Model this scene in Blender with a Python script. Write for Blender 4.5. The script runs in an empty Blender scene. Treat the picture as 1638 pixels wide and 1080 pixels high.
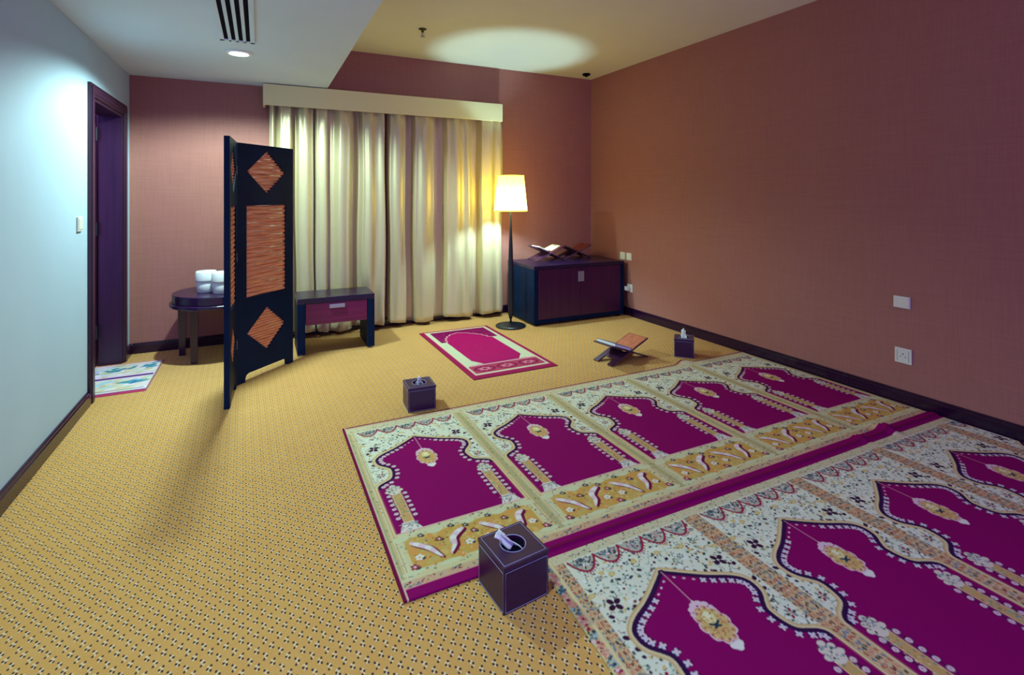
import bpy, bmesh, math, random
import numpy as np
from mathutils import Vector, Matrix
PI = math.pi
S = bpy.context.scene
C = S.collection
random.seed(7)

# ------------------------------------------------------------------ dimensions
XL, XR, YB, YF = -0.96, 3.625, 5.18, -1.6      # room faces
ZC, ZS, XS = 2.72, 2.30, 0.565                 # ceiling, soffit, soffit edge
CAMH, FPX, YAW = 1.30, 820.0, math.atan(404/820.0)

def lin(c):
    c = c/255.0
    return c/12.92 if c <= 0.04045 else ((c+0.055)/1.055)**2.4
def rgb(r, g, b, k=1.0):
    return (lin(r)*k, lin(g)*k, lin(b)*k, 1.0)

# ------------------------------------------------------------------ materials
def nmat(name):
    m = bpy.data.materials.new(name); m.use_nodes = True
    nt = m.node_tree; b = nt.nodes['Principled BSDF']
    return m, nt, b
def mix_rgb(nt, fac, a, b):
    n = nt.nodes.new('ShaderNodeMix'); n.data_type = 'RGBA'
    for sock, v in ((n.inputs[0], fac), (n.inputs[6], a), (n.inputs[7], b)):
        if hasattr(v, 'is_linked'): nt.links.new(v, sock)
        else: sock.default_value = v
    return n.outputs[2]
def tex_coord(nt, scale=(1, 1, 1), kind='Object'):
    t = nt.nodes.new('ShaderNodeTexCoord'); m = nt.nodes.new('ShaderNodeMapping')
    m.inputs['Scale'].default_value = scale
    nt.links.new(t.outputs[kind], m.inputs['Vector'])
    return m.outputs['Vector']
def noise(nt, vec, scale, detail=3, rough=0.5):
    n = nt.nodes.new('ShaderNodeTexNoise'); n.inputs['Scale'].default_value = scale
    n.inputs['Detail'].default_value = detail; n.inputs['Roughness'].default_value = rough
    nt.links.new(vec, n.inputs['Vector']); return n.outputs['Fac']
def ramp(nt, fac, stops):
    r = nt.nodes.new('ShaderNodeValToRGB'); e = r.color_ramp.elements
    e[0].position, e[0].color = stops[0]; e[1].position, e[1].color = stops[-1]
    for p, c in stops[1:-1]:
        x = e.new(p); x.color = c
    nt.links.new(fac, r.inputs[0]); return r.outputs[0]
def bump(nt, b, h, strength, dist):
    n = nt.nodes.new('ShaderNodeBump'); n.inputs['Strength'].default_value = strength
    n.inputs['Distance'].default_value = dist
    nt.links.new(h, n.inputs['Height']); nt.links.new(n.outputs[0], b.inputs['Normal'])
def plain(name, col, rough=0.5, metal=0.0, spec=0.5, var=0.06, scale=8, coat=0.0):
    m, nt, b = nmat(name)
    v = tex_coord(nt); f = noise(nt, v, scale)
    lo = tuple(c*(1-var) for c in col[:3])+(1,); hi = tuple(min(1, c*(1+var)) for c in col[:3])+(1,)
    nt.links.new(ramp(nt, f, [(0.3, lo), (0.7, hi)]), b.inputs['Base Color'])
    b.inputs['Roughness'].default_value = rough; b.inputs['Metallic'].default_value = metal
    b.inputs['Specular IOR Level'].default_value = spec; b.inputs['Coat Weight'].default_value = coat
    return m
def wood(name, c1, c2, axis='Z', rough=0.3, freq=30, spec=0.5):
    m, nt, b = nmat(name)
    sc = {'X': (1.2, freq, freq), 'Y': (freq, 1.2, freq), 'Z': (freq, freq, 1.2)}[axis]
    v = tex_coord(nt, sc); f = noise(nt, v, 1.0, 4, 0.6)
    nt.links.new(ramp(nt, f, [(0.3, c1), (0.7, c2)]), b.inputs['Base Color'])
    b.inputs['Roughness'].default_value = rough; b.inputs['Specular IOR Level'].default_value = spec
    return m

M = {}
M['white_paint'] = plain('white_paint', rgb(178, 203, 220), 0.75, spec=0.2, var=0.015, scale=3)
M['soffit_cool_lit'] = plain('soffit_cool_lit', rgb(212, 228, 240), 0.85, spec=0.1, var=0.015, scale=3)  # ceiling paint made bluer: the soffit's cool light put into the colour
M['ceiling_paint'] = plain('ceiling_paint', rgb(228, 228, 206), 0.85, spec=0.1, var=0.015, scale=3)
M['lacquer_black'] = plain('lacquer_black', (0.0012, 0.0125, 0.050, 1), 0.5, spec=0.10, var=0.2)
M['dark_wood'] = wood('dark_wood', (0.010, 0.0045, 0.030, 1), (0.018, 0.006, 0.040, 1), 'X', 0.28, 40)
M['table_wood'] = wood('table_wood', (0.018, 0.005, 0.034, 1), (0.028, 0.008, 0.044, 1), 'X', 0.22, 40)
M['drawer_wood'] = wood('drawer_wood', rgb(96, 10, 66), rgb(124, 24, 84), 'X', 0.32, 60)
M['door_front_wood'] = wood('door_front_wood', rgb(52, 0, 54), rgb(76, 4, 64), 'Z', 0.35, 50)
M['leaf_wood'] = wood('leaf_wood', rgb(38, 14, 44), rgb(66, 20, 50), 'Z', 0.3, 22)
M['casing_wood'] = wood('casing_wood', rgb(36, 20, 42), rgb(58, 26, 48), 'Z', 0.35, 30)
M['baseboard_wood'] = wood('baseboard_wood', rgb(26, 3, 36), rgb(42, 8, 44), 'Y', 0.22, 60)
M['steel'] = plain('steel', rgb(168, 172, 184), 0.35, metal=0.6, var=0.03)
M['plastic'] = plain('plastic', rgb(222, 222, 206), 0.4, var=0.02)
M['white_plastic'] = plain('white_plastic', rgb(236, 240, 240), 0.4, var=0.01)
M['grey_line'] = plain('grey_line', rgb(92, 104, 108), 0.5)
M['black_void'] = plain('black_void', (0.003, 0.003, 0.014, 1), 0.8, spec=0.05)
M['leather'] = plain('leather', rgb(52, 14, 60), 0.34, spec=0.45, var=0.14, scale=60)
M['stitch'] = plain('stitch', rgb(150, 156, 196), 0.5)
M['tissue'] = plain('tissue', rgb(246, 252, 246), 0.9, spec=0.1, var=0.02)
M['lamp_metal'] = plain('lamp_metal', rgb(42, 44, 52), 0.32, metal=0.3, var=0.05)
M['brass'] = plain('brass', rgb(70, 66, 36), 0.4, metal=0.6)
M['carved_wood'] = wood('carved_wood', rgb(104, 40, 40), rgb(142, 66, 52), 'X', 0.4, 40)
M['stand_wood'] = wood('stand_wood', rgb(58, 30, 62), rgb(82, 42, 70), 'X', 0.4, 40)
M['orange_wood'] = wood('orange_wood', rgb(176, 92, 66), rgb(206, 124, 84), 'X', 0.45, 40)
M['paper'] = plain('paper', rgb(232, 230, 206), 0.8, spec=0.1)
M['book_cover'] = plain('book_cover', rgb(96, 104, 122), 0.5)
M['pelmet_fabric'] = plain('pelmet_fabric', rgb(228, 222, 170), 0.8, spec=0.15, var=0.03, scale=200)

def wallpaper():
    m, nt, b = nmat('wallpaper')
    v1 = tex_coord(nt, (4, 4, 260)); v2 = tex_coord(nt, (230, 230, 5))
    f1 = noise(nt, v1, 1.0, 2); f2 = noise(nt, v2, 1.0, 2)
    a = nt.nodes.new('ShaderNodeMath'); a.operation = 'ADD'
    nt.links.new(f1, a.inputs[0]); nt.links.new(f2, a.inputs[1])
    h = nt.nodes.new('ShaderNodeMath'); h.operation = 'MULTIPLY'; h.inputs[1].default_value = 0.5
    nt.links.new(a.outputs[0], h.inputs[0])
    nt.links.new(ramp(nt, h.outputs[0], [(0.36, rgb(158, 104, 94)), (0.64, rgb(168, 113, 102))]), b.inputs['Base Color'])
    b.inputs['Roughness'].default_value = 0.6; b.inputs['Specular IOR Level'].default_value = 0.25
    bump(nt, b, h.outputs[0], 0.12, 0.002)
    return m
M['wallpaper'] = wallpaper()

def reed():
    m, nt, b = nmat('reed')
    v = tex_coord(nt, (7, 7, 110)); f = noise(nt, v, 1.0, 4, 0.65)
    nt.links.new(ramp(nt, f, [(0.22, rgb(150, 90, 72)), (0.5, rgb(226, 150, 110)), (0.78, rgb(246, 192, 146))]), b.inputs['Base Color'])
    b.inputs['Roughness'].default_value = 0.42
    return m
M['reed'] = reed()

def satin():
    m, nt, b = nmat('curtain_satin')
    v = tex_coord(nt, (300, 300, 300)); f = noise(nt, v, 1.0, 2)
    nt.links.new(ramp(nt, f, [(0.3, rgb(204, 192, 148)), (0.7, rgb(216, 204, 162))]), b.inputs['Base Color'])
    b.inputs['Roughness'].default_value = 0.42; b.inputs['Metallic'].default_value = 0.35
    b.inputs['Sheen Weight'].default_value = 0.25
    return m
M['satin'] = satin()

def carpet():
    m, nt, b = nmat('carpet')
    L = nt.links
    tc = nt.nodes.new('ShaderNodeTexCoord')
    wob = nt.nodes.new('ShaderNodeTexNoise'); wob.inputs['Scale'].default_value = 90
    L.new(tc.outputs['Object'], wob.inputs['Vector'])
    ws = nt.nodes.new('ShaderNodeVectorMath'); ws.operation = 'MULTIPLY_ADD'
    ws.inputs[1].default_value = (0.004, 0.004, 0); L.new(wob.outputs['Color'], ws.inputs[0])
    L.new(tc.outputs['Object'], ws.inputs[2])
    CX, CY = 0.039, 0.0585
    def cell(ox, oy):
        mp = nt.nodes.new('ShaderNodeMapping'); mp.inputs['Location'].default_value = (ox, oy, 0)
        mp.inputs['Rotation'].default_value = (0, 0, math.radians(-1.5))
        L.new(ws.outputs[0], mp.inputs['Vector'])
        w = nt.nodes.new('ShaderNodeVectorMath'); w.operation = 'WRAP'
        w.inputs[1].default_value = (CX/2, CY/2, 1); w.inputs[2].default_value = (-CX/2, -CY/2, -1)
        L.new(mp.outputs[0], w.inputs[0]); return w.outputs[0]
    def dots(vec, pts, r):
        cur = None
        for (x, y) in pts:
            s = nt.nodes.new('ShaderNodeVectorMath'); s.operation = 'SUBTRACT'
            s.inputs[1].default_value = (x, y, 0); L.new(vec, s.inputs[0])
            mm = nt.nodes.new('ShaderNodeVectorMath'); mm.operation = 'MULTIPLY'; mm.inputs[1].default_value = (1, 0.72, 0)
            L.new(s.outputs[0], mm.inputs[0])
            d = nt.nodes.new('ShaderNodeVectorMath'); d.operation = 'LENGTH'; L.new(mm.outputs[0], d.inputs[0])
            if cur is None: cur = d.outputs['Value']
            else:
                mi = nt.nodes.new('ShaderNodeMath'); mi.operation = 'MINIMUM'
                L.new(cur, mi.inputs[0]); L.new(d.outputs['Value'], mi.inputs[1]); cur = mi.outputs[0]
        mr = nt.nodes.new('ShaderNodeMapRange'); mr.interpolation_type = 'SMOOTHSTEP'
        mr.inputs['From Min'].default_value = r*1.25; mr.inputs['From Max'].default_value = r*0.75
        L.new(cur, mr.inputs['Value']); return mr.outputs[0]
    A, B = cell(0, 0), cell(CX/2, CY/2)
    def mx(a, b_):
        n = nt.nodes.new('ShaderNodeMath'); n.operation = 'MAXIMUM'; L.new(a, n.inputs[0]); L.new(b_, n.inputs[1]); return n.outputs[0]
    dark = mx(dots(A, [(.0034, .0086), (-.0056, -.0005), (.0026, -.0079)], .0031), dots(B, [(-.0032, .0105), (.0053, -.0006), (-.0024, -.0100)], .0031))
    pale = mx(dots(A, [(.0016, .0012), (-.0036, .0066), (-.0030, -.0068)], .0029), dots(B, [(-.0014, .0020), (.0030, .0062), (.0030, -.0076)], .0029))
    big = noise(nt, tc.outputs['Object'], 9.0, 3); fine = noise(nt, tc.outputs['Object'], 240.0, 2)
    base = ramp(nt, big, [(0.3, rgb(204, 154, 86)), (0.7, rgb(212, 166, 100))])
    base = mix_rgb(nt, ramp(nt, noise(nt, tc.outputs['Object'], 55, 2), [(0.5, (0, 0, 0, 1)), (0.72, (.45, .45, .45, 1))]), base, rgb(214, 140, 92))
    hi = mix_rgb(nt, fine, rgb(184, 130, 62), rgb(230, 182, 104))
    base = mix_rgb(nt, 0.5, base, hi)
    c1 = mix_rgb(nt, pale, base, rgb(220, 196, 158))
    c2 = mix_rgb(nt, dark, c1, rgb(70, 58, 60))
    L.new(c2, b.inputs['Base Color'])
    b.inputs['Roughness'].default_value = 0.95; b.inputs['Specular IOR Level'].default_value = 0.08
    bump(nt, b, fine, 0.35, 0.004)
    return m
M['carpet'] = carpet()

def woven(name):
    m, nt, b = nmat(name)
    a = nt.nodes.new('ShaderNodeAttribute'); a.attribute_name = 'weave'
    v = tex_coord(nt); f = noise(nt, v, 350, 2)
    h = nt.nodes.new('ShaderNodeHueSaturation')
    mr = nt.nodes.new('ShaderNodeMapRange'); mr.inputs['To Min'].default_value = 0.82; mr.inputs['To Max'].default_value = 1.18
    nt.links.new(f, mr.inputs['Value']); nt.links.new(mr.outputs[0], h.inputs['Value'])
    nt.links.new(a.outputs['Color'], h.inputs['Color']); nt.links.new(h.outputs[0], b.inputs['Base Color'])
    b.inputs['Roughness'].default_value = 0.9; b.inputs['Specular IOR Level'].default_value = 0.1
    bump(nt, b, f, 0.3, 0.003)
    return m
M['woven'] = woven('woven_pile')

def shade_mat():
    m, nt, b = nmat('shade_fabric')
    nt.nodes.remove(b)
    L = nt.links
    out = nt.nodes['Material Output']
    v = tex_coord(nt, (60, 60, 60)); f = noise(nt, v, 1.0, 2)
    col = ramp(nt, f, [(0.3, rgb(226, 214, 120)), (0.7, rgb(236, 226, 140))])
    d = nt.nodes.new('ShaderNodeBsdfDiffuse'); t = nt.nodes.new('ShaderNodeBsdfTranslucent')
    L.new(col, d.inputs['Color'])
    tcol = ramp(nt, f, [(0.3, rgb(226, 224, 150, .07)), (0.7, rgb(236, 236, 170, .10))]); L.new(tcol, t.inputs['Color'])
    x = nt.nodes.new('ShaderNodeMixShader'); x.inputs[0].default_value = 0.6
    L.new(d.outputs[0], x.inputs[1]); L.new(t.outputs[0], x.inputs[2])
    e = nt.nodes.new('ShaderNodeEmission'); e.inputs['Color'].default_value = (1.0, 0.70, 0.035, 1); e.inputs['Strength'].default_value = SHADE_E
    a = nt.nodes.new('ShaderNodeAddShader'); L.new(x.outputs[0], a.inputs[0]); L.new(e.outputs[0], a.inputs[1])
    L.new(a.outputs[0], out.inputs['Surface'])
    return m
SHADE_E = 6.5
M['shade'] = shade_mat()

def emit(name, col, s):
    m, nt, b = nmat(name)
    b.inputs['Base Color'].default_value = col; b.inputs['Emission Color'].default_value = col
    b.inputs['Emission Strength'].default_value = s
    return m
M['led'] = emit('led_glow', (0.86, 1.0, 0.96, 1), 9.0)
M['bulb'] = emit('bulb_glow', (0.50, 0.86, 1.0, 1), 2600.0)

# ------------------------------------------------------------------ helpers
def obj(name, bm, mat, parent=None, smooth=False, loc=None, rotz=None, mats=None):
    me = bpy.data.meshes.new(name)
    bmesh.ops.recalc_face_normals(bm, faces=bm.faces)
    bm.to_mesh(me); bm.free()
    for mm in ([mat] if mats is None else mats): me.materials.append(mm)
    if smooth:
        for p in me.polygons: p.use_smooth = True
    o = bpy.data.objects.new(name, me); C.objects.link(o)
    if parent: o.parent = parent
    if loc: o.location = loc
    if rotz is not None: o.rotation_euler = (0, 0, rotz)
    return o
def tag(o, label, cat, group=None):
    o['label'] = label; o['category'] = cat
    if group: o['group'] = group
    return o
def thing(name, label, cat, loc=(0, 0, 0), rotz=0.0, group=None):
    o = bpy.data.objects.new(name, None); C.objects.link(o)
    o.empty_display_size = 0.05
    o.location = loc; o.rotation_euler = (0, 0, rotz)
    return tag(o, label, cat, group)
def struct(o):
    o['kind'] = 'structure'; return o
def bmn(): return bmesh.new()
def box(bm, x0, y0, z0, x1, y1, z1, bev=0.0, seg=2):
    vs = [bm.verts.new(p) for p in ((x0, y0, z0), (x1, y0, z0), (x1, y1, z0), (x0, y1, z0), (x0, y0, z1), (x1, y0, z1), (x1, y1, z1), (x0, y1, z1))]
    fs = [bm.faces.new([vs[i] for i in q]) for q in ((3, 2, 1, 0), (4, 5, 6, 7), (0, 1, 5, 4), (1, 2, 6, 5), (2, 3, 7, 6), (3, 0, 4, 7))]
    if bev > 0:
        es = set(e for f in fs for e in f.edges)
        bmesh.ops.bevel(bm, geom=list(es), offset=bev, segments=seg, affect='EDGES', profile=0.6)
    return bm
def nbox(*a, bev=0.0): return box(bmn(), *a, bev=bev)
def lathe(bm, prof, cx=0, cy=0, n=32, cap0=True, cap1=True):
    rings = []
    for r, z in prof:
        rings.append([bm.verts.new((cx+r*math.cos(2*PI*i/n), cy+r*math.sin(2*PI*i/n), z)) for i in range(n)])
    for a, b in zip(rings, rings[1:]):
        for i in range(n):
            bm.faces.new((a[i], a[(i+1) % n], b[(i+1) % n], b[i]))
    if cap0: bm.faces.new(list(reversed(rings[0])))
    if cap1: bm.faces.new(rings[-1])
    return bm
def tube(bm, pts, r, n=8):
    pts = [Vector(p) for p in pts]; rings = []
    for i, p in enumerate(pts):
        d = (pts[min(i+1, len(pts)-1)]-pts[max(i-1, 0)]).normalized()
        a = d.cross(Vector((0, 0, 1)))
        if a.length < 1e-4: a = d.cross(Vector((1, 0, 0)))
        a.normalize(); b = d.cross(a)
        rr = r[i] if isinstance(r, (list, tuple)) else r
        rings.append([bm.verts.new(p+rr*(a*math.cos(2*PI*k/n)+b*math.sin(2*PI*k/n))) for k in range(n)])
    for a, b in zip(rings, rings[1:]):
        for i in range(n): bm.faces.new((a[i], a[(i+1) % n], b[(i+1) % n], b[i]))
    bm.faces.new(list(reversed(rings[0]))); bm.faces.new(rings[-1])
    return bm
def prism_xz(bm, outer, holes, y0, y1):
    """polygon with holes in the XZ plane, extruded from y0 to y1"""
    es = []
    for lp in [outer]+holes:
        vs = [bm.verts.new((x, y0, z)) for x, z in lp]
        es += [bm.edges.new((vs[i], vs[(i+1) % len(vs)])) for i in range(len(vs))]
    r = bmesh.ops.triangle_fill(bm, use_beauty=True, use_dissolve=False, edges=es)
    fs = [g for g in r['geom'] if isinstance(g, bmesh.types.BMFace)]
    ex = bmesh.ops.extrude_face_region(bm, geom=fs)
    bmesh.ops.translate(bm, verts=[g for g in ex['geom'] if isinstance(g, bmesh.types.BMVert)], vec=(0, y1-y0, 0))
    return bm

# ------------------------------------------------------------------ the setting
struct(obj('floor', nbox(-2.2, YF, -0.06, XR+0.12, YB+0.12, 0.0), M['carpet']))
# door opening in the left wall
DY0, DY1, DZ, WT = 4.105, 4.925, 1.935, 0.14
b = bmn()
box(b, XL-WT, YF, -0.06, XL, DY0, ZC+.1); box(b, XL-WT, DY1, -0.06, XL, YB+0.12, ZC+.1); box(b, XL-WT, DY0, DZ, XL, DY1, ZC+.1)
struct(obj('wall_left', b, M['white_paint']))
struct(obj('wall_back', nbox(XL, YB, -0.06, XR, YB+0.12, ZC+.1), M['wallpaper']))
struct(obj('wall_right', nbox(XR, YF, -0.06, XR+0.12, YB+0.12, ZC+.1), M['wallpaper']))
struct(obj('wall_corridor', nbox(-2.2, 3.0, -0.06, -2.1, YB+0.12, 2.5), M['white_paint']))
struct(obj('wall_corridor_end', nbox(-2.1, YB, -0.06, XL-WT, YB+0.12, 2.5), M['wallpaper']))
b = bmn()
box(b, XL, YF, ZC, XR, YB, ZC+.1)
box(b, XL, YF, ZS, XS, YB, ZC)
cl = struct(obj('ceiling', b, None, mats=[M['ceiling_paint'], M['soffit_cool_lit']]))  # one paint in two tones, the difference in light carried by colour
for p_ in cl.data.polygons: p_.material_index = 1 if p_.index >= 6 else 0

def baseboard(name, segs, mat):
    b = bmn()
    for s in segs: box(b, *s[:6])
    return struct(obj(name, b, mat))
BH = 0.085
def skirt(axis, a0, a1, wall, sgn, h=BH, t=0.02):
    """profiled skirting: extruded section along an axis"""
    prof = [(0, 0), (t, 0), (t, h*0.78), (t*0.72, h*0.84), (t*0.72, h*0.93), (t*0.35, h), (0, h)]
    b = bmn(); rows = []
    for a in (a0, a1):
        rows.append([b.verts.new((wall+sgn*p[0], a, p[1]) if axis == 'Y' else (a, wall+sgn*p[0], p[1])) for p in prof])
    n = len(prof)
    for i in range(n): b.faces.new((rows[0][i], rows[0][(i+1) % n], rows[1][(i+1) % n], rows[1][i]))
    b.faces.new(list(reversed(rows[0]))); b.faces.new(rows[1])
    return b
def join(*bms):
    r = bmn()
    for x in bms:
        me = bpy.data.meshes.new('tmp'); x.to_mesh(me); x.free(); r.from_mesh(me); bpy.data.meshes.remove(me)
    return r
struct(obj('baseboard_left', join(skirt('Y', YF, DY0-0.085, XL, 1), skirt('Y', DY1+0.08, YB-0.001, XL, 1)), M['baseboard_wood']))
struct(obj('baseboard_back', skirt('X', XL+0.021, XR-0.021, YB, -1), M['baseboard_wood']))
struct(obj('baseboard_right', join(skirt('Y', YF, 2.121, XR, -1), skirt('Y', 2.123, 4.10, XR, -1), skirt('Y', 4.102, YB-0.001, XR, -1)), M['baseboard_wood']))

# door: casing round the opening, jamb lining, leaf swung out into the corridor
dr = bpy.data.objects.new('door_1', None); C.objects.link(dr); dr.location = (XL, DY0, 0); struct(dr)
W = DY1-DY0
b = bmn()
for f0, f1, t in ((-0.08, 0.0, 0.018), (-0.062, -0.016, 0.024)):
    box(b, 0.0, f0, 0, t, f1, DZ-f0, 0.003); box(b, 0.0, W-f1, 0, t, W-f0, DZ-f0, 0.003); box(b, 0.0, f1, DZ-f1, t, W-f1, DZ-f0, 0.003)
obj('casing', b, M['casing_wood'], dr)
b = bmn()
box(b, -WT-.004, -.002, 0, 0.004, .02, DZ, .002); box(b, -WT-.004, W-.02, 0, 0.004, W+.002, DZ, .002); box(b, -WT-.004, .02, DZ-.02, 0.004, W-.02, DZ+.002, .002)
obj('jamb', b, M['casing_wood'], dr)
LX0, LX1, LY0, LY1 = -WT-0.79, -WT-0.012, W-0.062, W-0.022
lf = obj('leaf', nbox(LX0, LY0, 0.008, LX1, LY1, DZ-.022, bev=.003), M['leaf_wood'], dr)
for z in (0.22, 1.0, 1.72):
    b = bmn(); lathe(b, [(.008, z), (.008, z+.1)], -WT-.006, LY0-.006, 10); box(b, -WT-.05, LY0-.002, z, -WT-.006, LY0+.001, z+.1)
    obj('hinge', b, M['lamp_metal'], lf)
b = bmn()
tube(b, [(LX0+.06, LY0, 1.0), (LX0+.06, LY0-.05, 1.0), (LX0+.17, LY0-.05, 1.0)], .009); box(b, LX0+.035, LY0-.006, .93, LX0+.085, LY0, 1.07, .002)
obj('handle', b, M['steel'], lf)

# ------------------------------------------------------------------ soffit fittings
b = bmn()
GX0, GX1, GY0, GY1 = -0.225, -0.026, 1.9, 3.73
slots = [-0.187, -0.146, -0.105, -0.064]
edges = [GX0]+[v for s in slots for v in (s-.0115, s+.0115)]+[GX1]
for i in range(0, len(edges), 2): box(b, edges[i], GY0, ZS-.012, edges[i+1], GY1, ZS-.001, .002)
box(b, GX0, GY0, ZS-.012, GX1, GY0+.03, ZS-.001, .002); box(b, GX0, GY1-.03, ZS-.012, GX1, GY1, ZS-.001, .002)
g = thing('air_vent', 'long white slotted air vent in the lowered ceiling strip', 'air vent', (0, 0, 0))
obj('frame', b, M['soffit_cool_lit'], g)
obj('slot_backing', nbox(GX0+.01, GY0+.02, ZS-.005, GX1-.01, GY1-.02, ZS-.0005), M['black_void'], g)  # black plate stands in for the shade inside the slots
DLS = [(-0.129, 4.043), (-0.129, 1.0)]
d = thing('downlight', 'lit round recessed downlight beyond the end of the slotted air vent', 'ceiling light', (DLS[0][0], DLS[0][1], ZS))
b = bmn()
lathe(b, [(.062, -.001), (.085, -.001), (.086, -.006), (.080, -.011), (.064, -.012), (.062, -.010), (.062, -.001)], n=40, cap0=False, cap1=False)
obj('trim_ring', b, M['white_plastic'], d, smooth=True)
b = bmn(); lathe(b, [(.0, -.004), (.035, -.006), (.061, -.004), (.061, -.001)], n=40, cap0=False, cap1=True); obj('lens', b, M['led'], d, smooth=True)

s = thing('sprinkler_head', 'small dark sprinkler head hanging from the higher ceiling', 'sprinkler', (1.242, 4.236, ZC))
b = bmn(); lathe(b, [(.032, -.0005), (.034, -.004), (.020, -.010), (.012, -.012), (.010, -.030), (.0, -.030)], n=24, cap1=False); obj('cover_plate', b, M['brass'], s, smooth=True)
b = bmn(); lathe(b, [(.004, -.03), (.004, -.062), (.020, -.062), (.021, -.066), (.0, -.067)], n=16, cap1=False)
tube(b, [(.010, 0, -.028), (.014, 0, -.045), (.004, 0, -.060)], .002, 6); tube(b, [(-.010, 0, -.028), (-.014, 0, -.045), (-.004, 0, -.060)], .002, 6)
obj('deflector', b, M['steel'], s)
s = thing('ceiling_sensor', 'small black sensor on the ceiling near the back right corner', 'sensor', (3.40, 4.95, ZC))
b = bmn(); lathe(b, [(.045, -.0005), (.046, -.012), (.036, -.022), (.016, -.028), (.0, -.028)], n=24, cap1=False); obj('housing', b, M['black_void'], s, smooth=True)
b = bmn(); lathe(b, [(.016, -.0275), (.012, -.036), (.0, -.040)], n=16, cap1=False); obj('lens', b, M['lacquer_black'], s, smooth=True)

# ------------------------------------------------------------------ pelmet and curtains
CX0, CX1, CYF = 0.028, 2.352, 5.0
p = thing('pelmet', 'long cream fabric-covered pelmet box above the curtains', 'pelmet', (CX0, YB, 2.105))
W = CX1-CX0; D = CYF-YB
obj('front_board', nbox(0, D, 0, W, D+.02, .188, bev=.004), M['pelmet_fabric'], p)
b = bmn(); box(b, 0, D+.02, 0, .02, -.001, .188, .003); obj('end_board', b, M['pelmet_fabric'], p)
obj('end_board', nbox(W-.02, D+.02, 0, W, -.001, .188, bev=.003), M['pelmet_fabric'], p)
obj('top_board', nbox(.02, D+.02, .17, W-.02, -.001, .188), M['pelmet_fabric'], p)
obj('curtain_track', nbox(.03, D+.075, .135, W-.03, D+.105, .17), M['white_plastic'], p)

def px_x(px, Y):
    u = (px-819)/FPX; c, n = math.cos(YAW), math.sin(YAW)
    return Y*(n+u*c)/(c-u*n)
K1 = [(431, .5), (436, 1), (441, .25), (450, .9), (463, 1), (470, .12), (474, .3), (479, .9), (490, 1), (500, .8), (503, .18), (508, .9), (520, 1), (526, .55), (531, .6), (545, 1), (556, .92), (562, .7), (566, .08), (574, .22), (580, .85), (590, 1), (600, .82), (612, .95), (616, .35), (618, .1)]
K2 = [(621, .2), (624, .85), (636, 1), (646, .9), (649, .08), (660, .05), (664, .8), (676, 1), (690, .9), (695, .15), (709, .15), (714, .8), (728, 1), (738, .86), (746, 1), (752, .8), (756, .08), (765, .12), (769, .9), (782, 1), (789, .86), (796, .95), (803, .55)]
def make_curtain(keys, seed, zb):
    xs = np.array([px_x(k[0], 5.08) for k in keys]); ds = np.array([k[1] for k in keys])
    n = 340; nz = 48
    xx = np.linspace(xs[0], xs[-1], n)
    i = np.clip(np.searchsorted(xs, xx)-1, 0, len(xs)-2)
    t = (xx-xs[i])/(xs[i+1]-xs[i]); t = t*t*t*(t*(6*t-15)+10)
    dd = ds[i]*(1-t)+ds[i+1]*t
    rng = np.random.RandomState(seed)
    b = bmn(); grid = []
    ph = rng.rand(4)*6.28
    for j in range(nz+1):
        z = zb+(2.235-zb)*j/nz; s = j/nz
        amp = 0.148*(1-0.35*max(0, (s-0.9)/0.1))
        pin = 0.018*np.sin(xx*62+ph[0])*max(0, (s-0.86)/0.14)
        wob = 0.008*np.sin(2.1*z+xx*7+ph[1])+0.005*np.sin(4.7*z+xx*13+ph[2])
        dsoft = dd+0.06*np.sin(3.0*z+xx*9+ph[3])*(1-s)
        Y = 5.158-amp*np.clip(dsoft, 0, 1.1)-pin*0.7
        X = xx+wob*(1-s*0.7)
        zz = z+(0.012*np.sin(xx*11+ph[0]) if j == 0 else 0)
        grid.append([b.verts.new((X[k], min(Y[k], 5.165), float(zz if np.isscalar(zz) else zz[k]))) for k in range(n)])
    for a, c in zip(grid, grid[1:]):
        for k in range(n-1): b.faces.new((a[k], a[k+1], c[k+1], c[k]))
    return b
for nm_keys, seed, lab, zb in ((K1, 3, 'left pleated cream satin curtain panel, behind the folding screen and bedside table', .045), (K2, 5, 'right pleated cream satin curtain panel, between the curtain gap and the floor lamp', .045)):
    o = obj('curtain', make_curtain(nm_keys, seed, zb), M['satin'], smooth=True)
    md = o.modifiers.new('thickness', 'SOLIDIFY'); md.thickness = 0.003
    tag(o, lab, 'curtain', 'curtain panels under the pelmet')

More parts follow.
